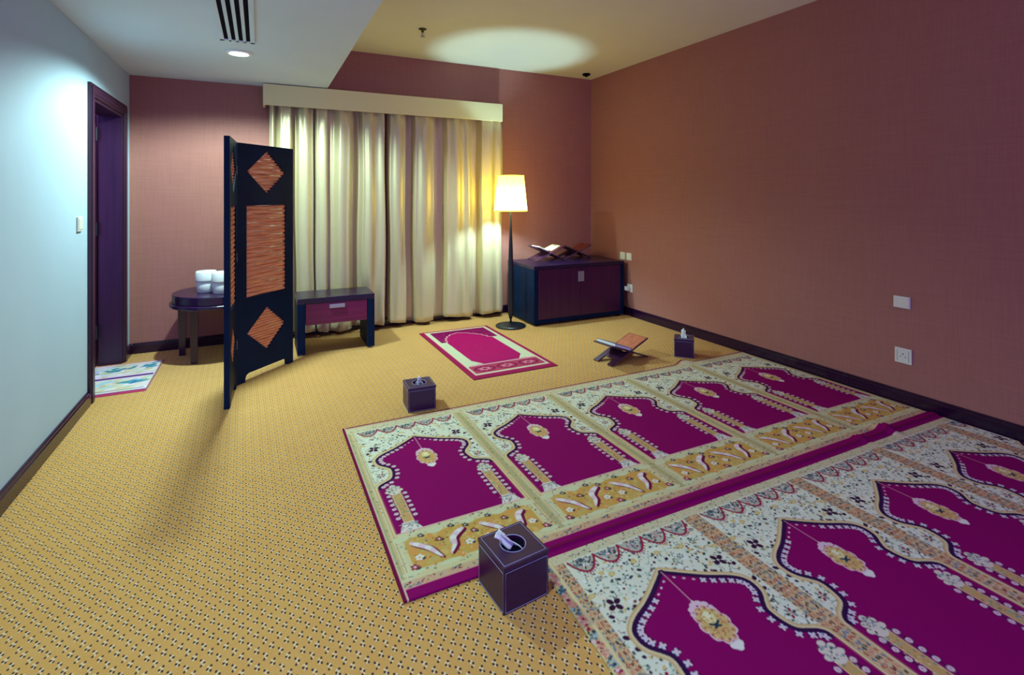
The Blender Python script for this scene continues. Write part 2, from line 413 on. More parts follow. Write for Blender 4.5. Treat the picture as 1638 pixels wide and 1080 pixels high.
# ------------------------------------------------------------------ folding screen
HX, HY = -0.146, 4.0
scr = thing('folding_screen', 'black lacquer folding screen with woven reed diamonds and rectangle', 'room divider', (HX, HY, 0))
def leaf_parts(width, holder_rot, x_sign, off=0.0):
    H, T = 1.67, 0.032
    w = width
    outer = [(0, 0), (0, H), (w, H), (w, 0), (w-.055, 0), (w-.058, .035), (w-.075, .055), (.095, .055), (.075, .045), (.068, .03), (.066, 0)]
    cx = w*0.5; dw = w*0.345; dh = .155
    dz1, dz2 = 1.475, .335
    dia = lambda zc: [(cx-dw, zc), (cx, zc-dh), (cx+dw, zc), (cx, zc+dh)]
    rx0, rx1, rz0, rz1 = cx-dw-.005, cx+dw+.005, .585, 1.235
    rect = [(rx0, rz0), (rx1, rz0), (rx1, rz1), (rx0, rz1)]
    b = prism_xz(bmn(), outer, [dia(dz1), rect, dia(dz2)], -T/2, T/2)
    pn = obj('panel', b, M['lacquer_black'], scr, rotz=holder_rot)
    def slats(chord, z0, z1, pitch, seed):
        rng = random.Random(seed)
        b = bmn(); n = max(1, int(round((z1-z0)/pitch))); pitch = (z1-z0)/n
        for k in range(n):
            za, zb_ = z0+k*pitch, z0+(k+1)*pitch
            x0, x1 = chord((za+zb_)/2)
            if x1-x0 < .012: continue
            m = 14; tw = rng.uniform(-.3, .3); rows = []
            for i in range(m+1):
                s = i/m; x = x0+(x1-x0)*s
                wv = .18*pitch*math.sin(s*6+tw*8+k)
                ring = []
                for q in range(10):
                    a = 2*PI*q/10
                    ring.append(b.verts.new((x, .010*math.sin(a), (za+zb_)/2+wv*0.4+.53*pitch*math.cos(a)*(1-.18*math.sin(s*5+k*1.7)**2))))
                rows.append(ring)
            for r0, r1 in zip(rows, rows[1:]):
                for q in range(10): b.faces.new((r0[q], r0[(q+1) % 10], r1[(q+1) % 10], r1[q]))
            b.faces.new(rows[0]); b.faces.new(list(reversed(rows[-1])))
        return b
    ee = .004
    for zc, sd in ((dz1, 1), (dz2, 2)):
        obj('diamond_inlay', slats(lambda z: (cx-dw*(1-abs(z-zc)/dh)-ee, cx+dw*(1-abs(z-zc)/dh)+ee), zc-dh, zc+dh, .019, sd), M['reed'], pn, smooth=True)
    obj('reed_inlay', slats(lambda z: (rx0-.003, rx1+.003), rz0, rz1, .031, 3), M['reed'], pn, smooth=True)
    return pn
angB = math.atan2(4.375-HY, 0.229-HX); leaf_parts(.525, angB, 1)
angA = math.atan2(3.59-(HY-.022), -0.176-(HX-.006)); pa = leaf_parts(.402, angA, 1); pa.location = (-.008, -.026, 0)
for z in (.25, .85, 1.45): obj('hinge', lathe(bmn(), [(.006, z), (.006, z+.06)], .004, -.014, 10), M['steel'], scr)

# ------------------------------------------------------------------ bedside table
n = thing('bedside_table', 'low black bedside table with one maroon drawer in front of the curtain', 'bedside table', (0.275, 4.482, 0))
w, dp, h = .615, .375, .465
obj('top', nbox(0, 0, h-.045, w, dp, h, bev=.003), M['dark_wood'], n)
for x0 in (0, w-.06): obj('side_panel', nbox(x0, 0, 0.012, x0+.06, dp, h-.045, bev=.003), M['lacquer_black'], n)
for x0 in (.03, w-.03):
    for y0 in (.04, dp-.04): obj('foot', lathe(bmn(), [(.014, 0), (.016, .004), (.014, .013)], x0, y0, 14), M['white_plastic'], n)
obj('back_panel', nbox(.06, dp-.02, .22, w-.06, dp, h-.045), M['dark_wood'], n)
df = obj('drawer', nbox(.063, .004, .245, w-.063, dp-.03, h-.048, bev=.002), M['drawer_wood'], n)
obj('handle', nbox(w/2-.062, -.012, .372, w/2+.062, .006, .402, bev=.003), M['steel'], df)

# ------------------------------------------------------------------ cabinet
n = thing('cabinet', 'low black cabinet with two maroon doors in the back right corner', 'cabinet', (2.449, 4.474, 0))
w, dp, h = 1.115, .60, .60
obj('top', nbox(-.002, -.004, h-.035, w+.002, dp, h, bev=.003), M['dark_wood'], n)
b = bmn(); box(b, 0, 0, .022, .045, dp, h-.035, .003); box(b, w-.045, 0, .022, w, dp, h-.035, .003)
box(b, .045, 0, .022, w-.045, dp, .058, .002); box(b, .045, dp-.02, .058, w-.045, dp, h-.035)
box(b, .045, .02, h-.06, w-.045, .04, h-.035)
obj('body', b, M['lacquer_black'], n)
for x0 in (.04, w-.07):
    for y0 in (.03, dp-.07): obj('foot', nbox(x0, y0, 0, x0+.04, y0+.04, .022), M['black_void'], n)
mid = w/2
dl = obj('door', nbox(.048, .002, .061, mid-.0015, .02, h-.039, bev=.0015), M['door_front_wood'], n)
d2 = obj('door', nbox(mid+.0015, .002, .061, w-.048, .02, h-.039, bev=.0015), M['door_front_wood'], n)
b = bmn(); box(b, mid-.034, -.008, .415, mid-.0010, .003, .520, .002); obj('handle', b, M['steel'], dl)
b = bmn(); box(b, mid+.0010, -.008, .415, mid+.034, .003, .520, .002); obj('handle', b, M['steel'], d2)

# ------------------------------------------------------------------ floor lamp
LX, LY = 2.252, 4.60
lp = thing('floor_lamp', 'lit floor lamp with pleated pale shade on a slim dark pole', 'floor lamp', (LX, LY, 0))
b = bmn(); lathe(b, [(.148, 0), (.152, .006), (.148, .014), (.10, .022), (.04, .030), (.016, .040), (.0, .040)], n=48, cap1=False); obj('base', b, M['lamp_metal'], lp, smooth=True)
b = bmn(); lathe(b, [(.010, .03), (.010, .075), (.018, .085), (.018, .10), (.024, .12), (.0265, .30), (.0265, .55), (.022, .75), (.013, .98), (.009, 1.10), (.0065, 1.19), (.0065, 1.20)], n=24); obj('pole', b, M['lamp_metal'], lp, smooth=True)
b = bmn(); lathe(b, [(.012, 1.19), (.014, 1.20), (.014, 1.222), (.011, 1.226)], n=16); obj('socket', b, M['steel'], lp, smooth=True)
b = bmn(); lathe(b, [(.010, 1.226), (.016, 1.24), (.022, 1.262), (.020, 1.28), (.010, 1.292), (.0, 1.294)], n=20, cap1=False); bulb = obj('bulb', b, M['bulb'], lp, smooth=True)
b = bmn()
NP = 64; rows = []
for k in range(9):
    t = k/8; z = 1.157+(1.505-1.157)*t; r0 = .163+(.128-.163)*t
    rows.append([b.verts.new(((r0+.0035*(1 if i % 2 else -1))*math.cos(PI*i/NP), (r0+.0035*(1 if i % 2 else -1))*math.sin(PI*i/NP), z)) for i in range(2*NP)])
for a, c in zip(rows, rows[1:]):
    for i in range(2*NP): b.faces.new((a[i], a[(i+1) % (2*NP)], c[(i+1) % (2*NP)], c[i]))
sh = obj('lamp_shade', b, M['shade'], lp)
for r, z in ((.164, 1.157), (.129, 1.502)):
    tube_pts = [(r*math.cos(2*PI*i/48), r*math.sin(2*PI*i/48), z) for i in range(49)]
    obj('rim', tube(bmn(), tube_pts, .005, 6), M['shade'], sh)
b = bmn()
for i in range(3):
    a = 2*PI*i/3+.4; tube(b, [(.012*math.cos(a), .012*math.sin(a), 1.205), (.159*math.cos(a), .159*math.sin(a), 1.165)], .0015, 6)
obj('shade_carrier', b, M['steel'], lp)

# ------------------------------------------------------------------ tissue boxes
def tissue_box(loc, rz, w, h, label, tis):
    t = thing('tissue_box', label, 'tissue box', loc, rz, 'leather tissue boxes on the floor')
    b = bmn(); box(b, 0, 0, 0, w, w, h-.012, .003); obj('body', b, M['leather'], t)
    # lid: square plate with a round opening
    e = .0015; R = .040; cx = cy = w/2
    b = bmn(); N = 40
    ins = [(cx+R*math.cos(2*PI*i/N), cy+R*math.sin(2*PI*i/N)) for i in range(N)]
    es = []
    for lpz in ([(-e, -e), (w+e, -e), (w+e, w+e), (-e, w+e)], ins):
        vs = [b.verts.new((x, y, h-.0115)) for x, y in lpz]; es += [b.edges.new((vs[i], vs[(i+1) % len(vs)])) for i in range(len(vs))]
    r = bmesh.ops.triangle_fill(b, use_beauty=True, edges=es)
    ex = bmesh.ops.extrude_face_region(b, geom=[g for g in r['geom'] if isinstance(g, bmesh.types.BMFace)])
    bmesh.ops.translate(b, verts=[g for g in ex['geom'] if isinstance(g, bmesh.types.BMVert)], vec=(0, 0, .0115))
    lid = obj('lid', b, M['leather'], t)
    b = bmn(); tube(b, [(cx+(R+.003)*math.cos(2*PI*i/40), cy+(R+.003)*math.sin(2*PI*i/40), h+.0004) for i in range(41)], .0016, 6)
    q = .006
    for zz, o in ((h+.0003, q),): tube(b, [(o, o, zz), (w-o, o, zz), (w-o, w-o, zz), (o, w-o, zz), (o, o, zz)], .0011, 6)
    obj('stitching', b, M['stitch'], lid)
    b = bmn(); f = -.0002
    for (ax, pts) in (('f', [(q, f), (w-q, f)]), ('r', [(w-f, q), (w-f, w-q)]), ('b', [(w-q, w-f), (q, w-f)]), ('l', [(f, w-q), (f, q)])):
        (xa, ya), (xb, yb) = pts
        tube(b, [(xa, ya, .005), (xb, yb, .005), (xb, yb, h-.019), (xa, ya, h-.019), (xa, ya, .005)], .0010, 6)
    obj('stitching', b, M['stitch'], t)
    b = bmn(); lathe(b, [(R-.001, h-.0112), (R-.001, h-.0100), (0, h-.0100)], cx, cy, 32, cap0=True, cap1=False); obj('opening', b, M['black_void'], lid)
    # tissue: a pinched folded sheet rising out of the opening
    lean, ht, wd, ang = tis
    b = bmn(); n1, n2 = 14, 16; rows = []
    for j in range(n2+1):
        s = j/n2; ww = wd*(1.0-.55*s**.8+.12*math.sin(s*7)); row = []
        for i in range(n1+1):
            u = i/n1*2-1
            x = u*ww; y = .010*math.sin(u*5+s*3)*(1-.4*s)+.006*math.cos(u*9)+lean[1]*s
            z = ht*s*(1-.10*u*u)+.006*math.sin(u*4+2*s)*s
            X = (x+lean[0]*s)*math.cos(ang)-y*math.sin(ang); Y = (x+lean[0]*s)*math.sin(ang)+y*math.cos(ang)
            row.append(b.verts.new((cx+X, cy+Y, h-.0098+max(z, 0))))
        rows.append(row)
    for a, c in zip(rows, rows[1:]):
        for i in range(n1): b.faces.new((a[i], a[i+1], c[i+1], c[i]))
    o = obj('tissue', b, M['tissue'], t, smooth=True)
    md = o.modifiers.new('thickness', 'SOLIDIFY'); md.thickness = .0025
    return t
tissue_box((.679, 1.434, 0), math.radians(5.5), .169, .147, 'brown leather tissue box nearest the camera, in front of the rug corner', ((-.045, -.004), .052, .034, math.radians(-28)))
tissue_box((.800, 3.028, 0), math.radians(-3.5), .168, .145, 'dark leather tissue box on carpet behind the far edge of the long rug', ((-.004, -.014), .050, .024, math.radians(0)))
tissue_box((3.010, 3.140, 0), math.radians(-46), .150, .148, 'dark leather tissue box near the right wall, beside the floor book stand', ((-.006, 0), .075, .036, math.radians(-35)))

# ------------------------------------------------------------------ folding book stands
def book_stand(loc, rz, L, half, k0, label, mat, mat2, flip=1, tilt=24):
    """X-shaped stand: two interlocked boards crossing along the local Y axis"""
    t = thing('book_stand', label, 'book stand', loc, rz, 'carved wooden folding book stands')
    T = .010
    a = math.radians(tilt); zc = half*math.sin(a)+T/2*math.cos(a)+.0006
    for s in (1, -1):
        b = bmn()
        # board profile in its own plane: u along slope, v along axis; arch cut in the foot
        def brd(u0, u1, v0, v1): box(b, u0, v0, -T/2, u1, v1, T/2, .002)
        k = 0 if s > 0 else 1
        nfin = 5
        for i in range(nfin):
            v0, v1 = L*i/nfin, L*(i+1)/nfin
            if i % 2 == k: brd(-.022, .022, v0+.0008, v1-.0008)
        brd(.022, half, 0, L)
        brd(-half, -.022, 0, L*.26); brd(-half, -.022, L*.74, L); brd(-half*.62, -.022, L*.26, L*.74)
        rot = Matrix.Rotation(-a*s, 4, 'Y')
        if s < 0: rot = Matrix.Rotation(a, 4, 'Y') @ Matrix.Scale(-1, 4, (1, 0, 0))
        bmesh.ops.transform(b, matrix=Matrix.Translation((0, 0, zc)) @ rot, verts=b.verts)
        bd = obj('board', b, mat2, t)
        # carved relief on the upper wing
        b = bmn()
        n = 5
        for i in range(n):
            for j in range(3):
                uc = .045+(half-.06)*(j+.5)/3; vc = L*(i+.5)/n
                lathe(b, [(.013, T/2-.001), (.012, T/2+.0018), (.007, T/2+.0024), (.0, T/2+.0012)], uc, vc, 8, cap0=True, cap1=False)
        tube(b, [(.030, .008, T/2), (half-.008, .008, T/2), (half-.008, L-.008, T/2), (.030, L-.008, T/2), (.030, .008, T/2)], .003, 6)
        bmesh.ops.transform(b, matrix=Matrix.Translation((0, 0, zc)) @ rot, verts=b.verts)
        obj('carving', b, mat if s*flip > 0 else mat2, bd)
        if s > 0 and mat is not mat2:
            b = nbox(.030, .012, T/2-.001, half-.006, L-.012, T/2+.0012); bmesh.ops.transform(b, matrix=Matrix.Translation((0, 0, zc)) @ rot, verts=b.verts); obj('carved_panel', b, mat, bd)
    return t, zc
# stand on the floor: axis runs from back left to front right
FS = (2.612, 3.195, 0.0)
SF, zcf = book_stand(FS, math.radians(9), .20, .220, 1, 'small wooden folding book stand on the carpet holding a grey book', M['orange_wood'], M['stand_wood'], 1, 19.5)
bk = thing('book', 'grey closed book with white pages lying on the floor book stand', 'book', FS, math.radians(9))
def book_on(bk, a, zc, u0, u1, v0, v1, th, gap=.0075):
    R = Matrix.Translation((0, 0, zc)) @ Matrix.Rotation(a, 4, 'Y') @ Matrix.Scale(-1, 4, (1, 0, 0))
    for nm, args, mt in (('pages', (u0+.004, v0+.003, gap+.003, u1-.003, v1-.003, gap+th-.003), 'paper'),):
        b = nbox(*args, bev=.001); bmesh.ops.transform(b, matrix=R, verts=b.verts); obj(nm, b, M['white_plastic'], bk)
    b = bmn(); box(b, u0, v0, gap, u1, v1, gap+.003, .001); box(b, u0, v0, gap+th-.003, u1, v1, gap+th, .001); box(b, u0, v0, gap+.003, u0+.004, v1, gap+th-.003)
    bmesh.ops.transform(b, matrix=R, verts=b.verts); obj('cover', b, M['book_cover'], bk)
book_on(bk, math.radians(19.5), zcf, .012, .205, -.012, .185, .024)

ZT = .60
A1, z1 = book_stand((2.835, 4.79, ZT), 0, .22, .190, 1, 'left carved wooden book stand on the cabinet holding an open book', M['carved_wood'], M['stand_wood'], 1, 23)
A2, z2 = book_stand((3.195, 4.80, ZT), math.radians(0), .22, .190, 1, 'right carved wooden book stand on the cabinet, empty, nearest the corner', M['carved_wood'], M['stand_wood'], 1, 23)
ob = thing('open_book', 'open book with cream pages on the left cabinet book stand', 'book', (2.835, 4.79, ZT))
for s in (1, -1):
    R = Matrix.Translation((0, 0, z1)) @ (Matrix.Rotation(-math.radians(23), 4, 'Y') if s > 0 else Matrix.Rotation(math.radians(23), 4, 'Y') @ Matrix.Scale(-1, 4, (1, 0, 0)))
    b = nbox(.030, .03, .0115, .150, .20, .024, bev=.003); bmesh.ops.transform(b, matrix=R, verts=b.verts); obj('page_block', b, M['paper'], ob)
    b = nbox(.028, .026, .0090, .156, .204, .0113); bmesh.ops.transform(b, matrix=R, verts=b.verts); obj('cover', b, M['carved_wood'], ob)

# ------------------------------------------------------------------ side table and tubs
tb = thing('side_table', 'dark round side table behind the folding screen', 'side table', (-.29, 4.84, 0))
b = bmn(); lathe(b, [(.318, .462), (.330, .462), (.332, .468), (.332, .524), (.328, .530), (0, .530)], n=64, cap1=False); obj('top', b, M['table_wood'], tb, smooth=False)
b = bmn(); lathe(b, [(.300, .432), (.346, .432), (.350, .438), (.350, .456), (.345, .462), (.0, .462)], n=64, cap0=True, cap1=False); obj('apron', b, M['table_wood'], tb)
for x, y in ((-.165, -.17), (-.275, .115), (.165, .19), (.255, -.115)):
    b = bmn(); r0 = .026
    vs = []
    for z, r in ((0, .021), (.432, .031)):
        vs.append([b.verts.new((x+sx*r, y+sy*r, z)) for sx, sy in ((-1, -1), (1, -1), (1, 1), (-1, 1))])
    for i in range(4): b.faces.new((vs[0][i], vs[0][(i+1) % 4], vs[1][(i+1) % 4], vs[1][i]))
    b.faces.new(list(reversed(vs[0]))); b.faces.new(vs[1]); obj('leg', b, M['table_wood'], tb)
def tub(loc, label, k=1.0, spin=0.0):
    t = thing('tub', label, 'tub', loc, spin, 'white tubs on the side table')
    b = bmn(); lathe(b, [(.060*k, 0), (.066*k, .004), (.067*k, .050), (.069*k, .100), (.066*k, .102)], n=32); obj('body', b, M['white_plastic'], t, smooth=True)
    b = bmn(); lathe(b, [(.0695*k, .088), (.076*k, .090), (.078*k, .100), (.075*k, .160), (.070*k, .169), (.0, .171)], n=32, cap0=True, cap1=False)
    obj('lid', b, M['white_plastic'], t, smooth=True)
tub((-.385, 4.80, .5302), 'white lidded tub farther left on the round side table')
tub((-.265, 4.69, .5302), 'white lidded tub half hidden by the screen on the round side table', 1.0, .6)

# ------------------------------------------------------------------ wall plates
def plate(name, label, cat, loc, side, w, h, kind, group=None):
    """wall plate; local X runs along the wall, local -Y points into the room"""
    rz = {'R': -PI/2, 'L': PI/2}[side]
    t = thing(name, label, cat, loc, rz, group)
    obj('plate', nbox(-w/2, -.010, -h/2, w/2, -.0003, h/2, bev=.003), M['plastic'], t)
    if kind == 'switch':
        b = bmn(); box(b, -w*.36, -.0125, -h*.36, w*.36, -.009, h*.36, .0015); obj('rocker', b, M['plastic'], t)
    elif kind == 'blank':
        b = bmn(); box(b, -w*.46, -.014, -h*.45, w*.46, -.009, h*.45, .003); obj('cover', b, M['plastic'], t)
    elif kind == 'socket':
        b = bmn()
        for x in (-.014, .014): box(b, x-.005, -.0108, -.008, x+.005, -.0095, -.004)
        box(b, -.003, -.0108, .006, .003, -.0095, .016)
        for x in (-w*.34, w*.34): box(b, x-.001, -.0106, -h*.38, x+.001, -.0095, h*.38)
        obj('pin_hole', b, M['grey_line'], t)
    return t
plate('light_switch', 'cream switch plate above the cabinet, nearer the corner', 'light switch', (XR, 4.565, .640), 'R', .086, .080, 'switch', 'paired switch plates above the cabinet')
plate('light_switch', 'cream switch plate above the cabinet, farther from the corner', 'light switch', (XR, 4.455, .640), 'R', .086, .080, 'switch', 'paired switch plates above the cabinet')
plate('wall_socket', 'white wall socket with a plug beside the cabinet', 'wall socket', (XR, 4.44, .300), 'R', .086, .086, 'socket')
pg = thing('plug', 'white plug in the socket beside the cabinet', 'plug', (XR-.0135, 4.455, .297), -PI/2)
obj('plug_body', nbox(-.022, -.040, -.022, .022, 0, .022, bev=.006), M['white_plastic'], pg)
b = bmn(); tube(b, [(0, -.030, -.022), (0, -.036, -.06), (.006, -.024, -.14), (.05, -.018, -.215), (.07, -.012, -.288)], .0035, 8); obj('cable', b, M['black_void'], pg, smooth=True)
plate('switch_plate', 'white blank wall plate high on the right wall above the socket', 'wall plate', (XR, 1.806, .634), 'R', .094, .074, 'blank')
plate('wall_socket', 'white wall socket low on the right wall above the baseboard', 'wall socket', (XR, 1.798, .300), 'R', .094, .094, 'socket')
plate('light_switch', 'white light switch on the left wall beside the door', 'light switch', (XL, 3.855, 1.135), 'L', .086, .086, 'switch')

# ------------------------------------------------------------------ rugs
def srgb(r, g, b): return np.array([lin(r), lin(g), lin(b)], dtype=np.float32)
class Canvas:
    def __init__(s, u0, v0, u1, v1, res, ss=2, bg=(0, 0, 0)):
        s.u0, s.v0, s.res, s.ss = u0, v0, res, ss
        s.nx = int(round((u1-u0)/res)); s.ny = int(round((v1-v0)/res))
        s.h = res/ss
        s.a = np.empty((s.ny*ss, s.nx*ss, 3), np.float32); s.a[:] = bg
    def win(s, ua, va, ub, vb):
        i0 = max(0, int((ua-s.u0)/s.h)-1); i1 = min(s.a.shape[1], int((ub-s.u0)/s.h)+2)
        j0 = max(0, int((va-s.v0)/s.h)-1); j1 = min(s.a.shape[0], int((vb-s.v0)/s.h)+2)
        if i1 <= i0 or j1 <= j0: return None
        U, V = np.meshgrid(s.u0+(np.arange(i0, i1)+.5)*s.h, s.v0+(np.arange(j0, j1)+.5)*s.h)
        return (slice(j0, j1), slice(i0, i1)), U, V
    def put(s, sl, mask, col): s.a[sl][mask] = col
    def rect(s, ua, va, ub, vb, col):
        w = s.win(ua, va, ub, vb)
        if w: s.put(w[0], (w[1] >= ua) & (w[1] < ub) & (w[2] >= va) & (w[2] < vb), col)
    def ell(s, u, v, ru, rv, col, ang=0.0):
        R = max(ru, rv); w = s.win(u-R, v-R, u+R, v+R)
        if not w: return
        c, n = math.cos(ang), math.sin(ang); du, dv = w[1]-u, w[2]-v
        s.put(w[0], ((du*c+dv*n)/ru)**2+((-du*n+dv*c)/rv)**2 < 1, col)
    def poly(s, pts, col):
        p = np.array(pts); w = s.win(p[:, 0].min(), p[:, 1].min(), p[:, 0].max(), p[:, 1].max())
        if not w: return
        U, V = w[1], w[2]; ins = np.zeros(U.shape, bool)
        for (x0, y0), (x1, y1) in zip(p, np.roll(p, -1, 0)):
            if y0 == y1: continue
            ins ^= ((y0 > V) != (y1 > V)) & (U < (x1-x0)*(V-y0)/(y1-y0)+x0)
        s.put(w[0], ins, col)
    def line(s, pts, wd, col):
        for (x0, y0), (x1, y1) in zip(pts, pts[1:]):
            w = s.win(min(x0, x1)-wd, min(y0, y1)-wd, max(x0, x1)+wd, max(y0, y1)+wd)
            if not w: continue
            dx, dy = x1-x0, y1-y0; L2 = dx*dx+dy*dy+1e-12
            t = np.clip(((w[1]-x0)*dx+(w[2]-y0)*dy)/L2, 0, 1)
            s.put(w[0], np.hypot(w[1]-x0-t*dx, w[2]-y0-t*dy) < wd/2, col)
    def get(s):
        q = s.a.reshape(s.ny, s.ss, s.nx, s.ss, 3).mean((1, 3)); return q

CREAM = srgb(212, 216, 188); CREAM2 = srgb(204, 200, 160); MAROON = srgb(134, 0, 92); MARDK = srgb(112, 12, 62); NAVY = srgb(52, 14, 66)
WHITE = srgb(226, 222, 214); PINKW = srgb(222, 190, 200); GOLD = srgb(200, 158, 78); GOLD2 = srgb(208, 176, 104); TAN = srgb(206, 176, 132)
PINK = srgb(208, 150, 142); GREY = srgb(128, 140, 132); DKGR = srgb(56, 70, 66); GREEN = srgb(140, 168, 140); BLUE = srgb(96, 124, 148); PLUM = srgb(58, 18, 54); BROWN = srgb(130, 70, 60); RED = srgb(150, 30, 66)

BD = [(0, 0), (-.0578, -.040), (-.1262, -.0843), (-.1888, -.1155), (-.222, -.140), (-.2365, -.165), (-.2365, -.196), (-.2265, -.2225), (-.2027, -.250), (-.187, -.275), (-.187, -.309), (-.1955, -.344), (-.209, -.363), (-.231, -.375), (-.258, -.389), (-.273, -.406), (-.2755, -.425)]
def smooth_line(p, k=5):
    p = np.array(p); out = []
    for i in range(len(p)-1):
        p0, p1, p2, p3 = p[max(i-1, 0)], p[i], p[i+1], p[min(i+2, len(p)-1)]
        for t in np.linspace(0, 1, k, endpoint=False):
            out.append(.5*((2*p1)+(-p0+p2)*t+(2*p0-5*p1+4*p2-p3)*t*t+(-p0+3*p1-3*p2+p3)*t**3))
    out.append(p[-1]); return np.array(out)
def along(p, step, start=0.0):
    d = np.r_[0, np.cumsum(np.hypot(*np.diff(p, axis=0).T))]; r = []
    s = start
    while s < d[-1]:
        x = np.interp(s, d, p[:, 0]); y = np.interp(s, d, p[:, 1]); e = 1e-3
        tx = np.interp(s+e, d, p[:, 0])-np.interp(s-e, d, p[:, 0]); ty = np.interp(s+e, d, p[:, 1])-np.interp(s-e, d, p[:, 1])
        n = math.hypot(tx, ty)+1e-9; r.append((x, y, tx/n, ty/n)); s += step
    return r

U0, V0, V1, HP = -.316, -1.092, .264, .316
def prayer_panel(res=.003, seed=4, style=1):
    rng = random.Random(seed)
    c = Canvas(U0, V0, -U0, V1, res, 2, CREAM)
    def speck(ua, va, ub, vb, n, cols, r=(.0025, .006), test=None):
        for _ in range(n):
            u, v = rng.uniform(ua, ub), rng.uniform(va, vb)
            if test and not test(u, v): continue
            rr = rng.uniform(*r); c.ell(u, v, rr, rr*rng.uniform(.45, .9), rng.choice(cols), rng.uniform(0, 3.1))
    # cream ground, faint green tint and small leaves
    c.rect(-.30, -.45, .30, .20, srgb(218, 222, 200))
    speck(-.30, -.45, .30, .20, 300, [srgb(196, 212, 188), srgb(224, 218, 184), srgb(226, 230, 216)], (.006, .014))
    speck(-.29, -.45, .29, .17, 640, [GREY, GREEN, DKGR, TAN, PINK, GREY, srgb(150, 168, 146)], (.0025, .0058))
    speck(-.29, -.45, .29, .17, 330 if style == 1 else 520, [DKGR, srgb(80, 92, 96), srgb(104, 124, 104), BROWN, PLUM], (.003, .0075))
    speck(-.29, -.45, .29, .17, 60, [srgb(208, 178, 104), srgb(214, 190, 120)], (.006, .011))
    for _ in range(80 if style == 1 else 150):
        u, v = rng.uniform(-.28, .28), rng.uniform(-.42, .15); a = rng.uniform(0, 6.3)
        c.line([(u, v), (u+.012*math.cos(a), v+.012*math.sin(a)), (u+.02*math.cos(a+.7), v+.02*math.sin(a+.7))], .0028, rng.choice([GREY, GREEN, DKGR, srgb(150, 120, 110)]))
    # separators between panels
    tan = srgb(206, 202, 160) if style == 1 else srgb(208, 186, 142)
    for sg in (-1, 1):
        def strip(a0, a1, v0, v1, col):
            lo, hi = min(sg*a0, sg*a1), max(sg*a0, sg*a1); c.rect(lo, v0, hi, v1, col)
        strip(.277, .317, -1.04, .235, tan)
        strip(.302, .3175, -1.0, .225, srgb(200, 172, 110) if style == 1 else srgb(206, 162, 112))
        strip(.308, .3155, -1.0, .22, srgb(166, 170, 126) if style == 1 else srgb(204, 186, 150))
        strip(.289, .2925, -1.0, .21, srgb(186, 144, 100))
        strip(.299, .3015, -1.0, .21, srgb(188, 148, 106))
        cols = [GREY, DKGR, GREEN, BROWN, PINK] if style == 1 else [BROWN, DKGR, srgb(178, 96, 80), GREY, srgb(206, 140, 110), BLUE]
        v = -1.0; k = 0
        while v < .2 and style == 2:
            for uu, st in ((.283, 0), (.296, 1), (.312, 2)):
                col = cols[(k*3+st*2+k//4) % len(cols)]
                c.ell(sg*(uu+rng.uniform(-.0015, .0015)), v+rng.uniform(-.004, .004), .0036, rng.uniform(.005, .010), col, rng.uniform(-.5, .5))
            v += .019; k += 1
        lo, hi = min(sg*.277, sg*.316), max(sg*.277, sg*.316)
        speck(lo, -1.0, hi, .2, 110 if style == 1 else 200, cols, (.002, .0045))
    # top border, scallops
    c.rect(-HP, .178, HP, .264, srgb(206, 198, 160))
    cus = [-.267+.1068*k for k in range(6)]
    for k in range(5):
        n = 22; arc = []
        for i in range(n+1):
            t = i/n; arc.append((cus[k]+(cus[k+1]-cus[k])*t, .172-.064*math.sin(PI*t)**.75))
        c.poly(arc, srgb(178, 180, 160))
        mu = (cus[k]+cus[k+1])/2
        speck(mu-.036, .124, mu+.036, .172, 64, [BLUE, DKGR, DKGR, srgb(70, 84, 96), WHITE, PINK], (.0028, .0065), lambda u, v: v > .172-.056*math.sin(PI*min(1, max(0, (u-cus[k])/(cus[k+1]-cus[k]))))**.75)
        c.line(arc, .0085, RED)
        for i in range(2, n-1, 2):
            if i > 3: c.line([arc[i], (arc[i][0]+.003, arc[i][1]-.013)], .0042, RED)
    speck(-.31, .185, .31, .235, 170, [GREY, GREEN, DKGR, PINK, TAN], (.002, .005))
    c.rect(-HP, .236, HP, .247, srgb(206, 160, 130)); c.rect(-HP, .251, HP, .264, MARDK)
    # small devices on the cream ground
    for sg in (-1, 1):
        cu, cv = sg*.222, -.049
        for da in (.5, 2.07, 3.64, 5.21): c.ell(cu+.0165*math.cos(da), cv+.0165*math.sin(da), .013, .0095, PLUM, da)
        for (u, v, r) in ((.105, -.055, .008), (.135, -.075, .009), (.168, -.085, .008), (.258, -.085, .008), (.262, -.165, .009), (.06, .035, .007), (.20, -.005, .006), (.262, .03, .006), (.255, -.21, .008)):
            c.ell(sg*u, v, r*1.25, r*.9, PLUM if r > .0065 else DKGR, sg*.6)
        for (u, v) in ((.155, .062), (.052, .075), (.268, .01)):
            c.ell(sg*u, v, .013, .010, srgb(206, 184, 116)); c.ell(sg*u, v, .005, .004, srgb(220, 200, 150))
        for (u, v) in ((.115, .025), (.21, .062)):
            for q in range(6):
                a = q*PI/3; c.ell(sg*u+.009*math.cos(a), v+.009*math.sin(a), .004, .003, DKGR if q % 2 else BLUE)
        # pocket flower
        cu, cv = sg*.240, -.315
        for q in range(6):
            a = q*PI/3; c.ell(cu+.014*math.cos(a), cv+.014*math.sin(a), .007, .005, (DKGR, RED, GREY)[q % 3], a)
        c.ell(cu, cv, .006, .006, PINK)
    # niche
    left = smooth_line(BD, 6)
    right = left[::-1]*np.array([-1, 1])
    full = np.vstack([left[::-1], right[::-1][1:]])   # tip left ... apex ... tip right
    outline = [(-.2755, -.762)]+[tuple(p) for p in left[::-1]]+[tuple(p) for p in (left*np.array([-1, 1]))[1:]]+[(.2755, -.762), (.18, -.756), (-.18, -.756)]
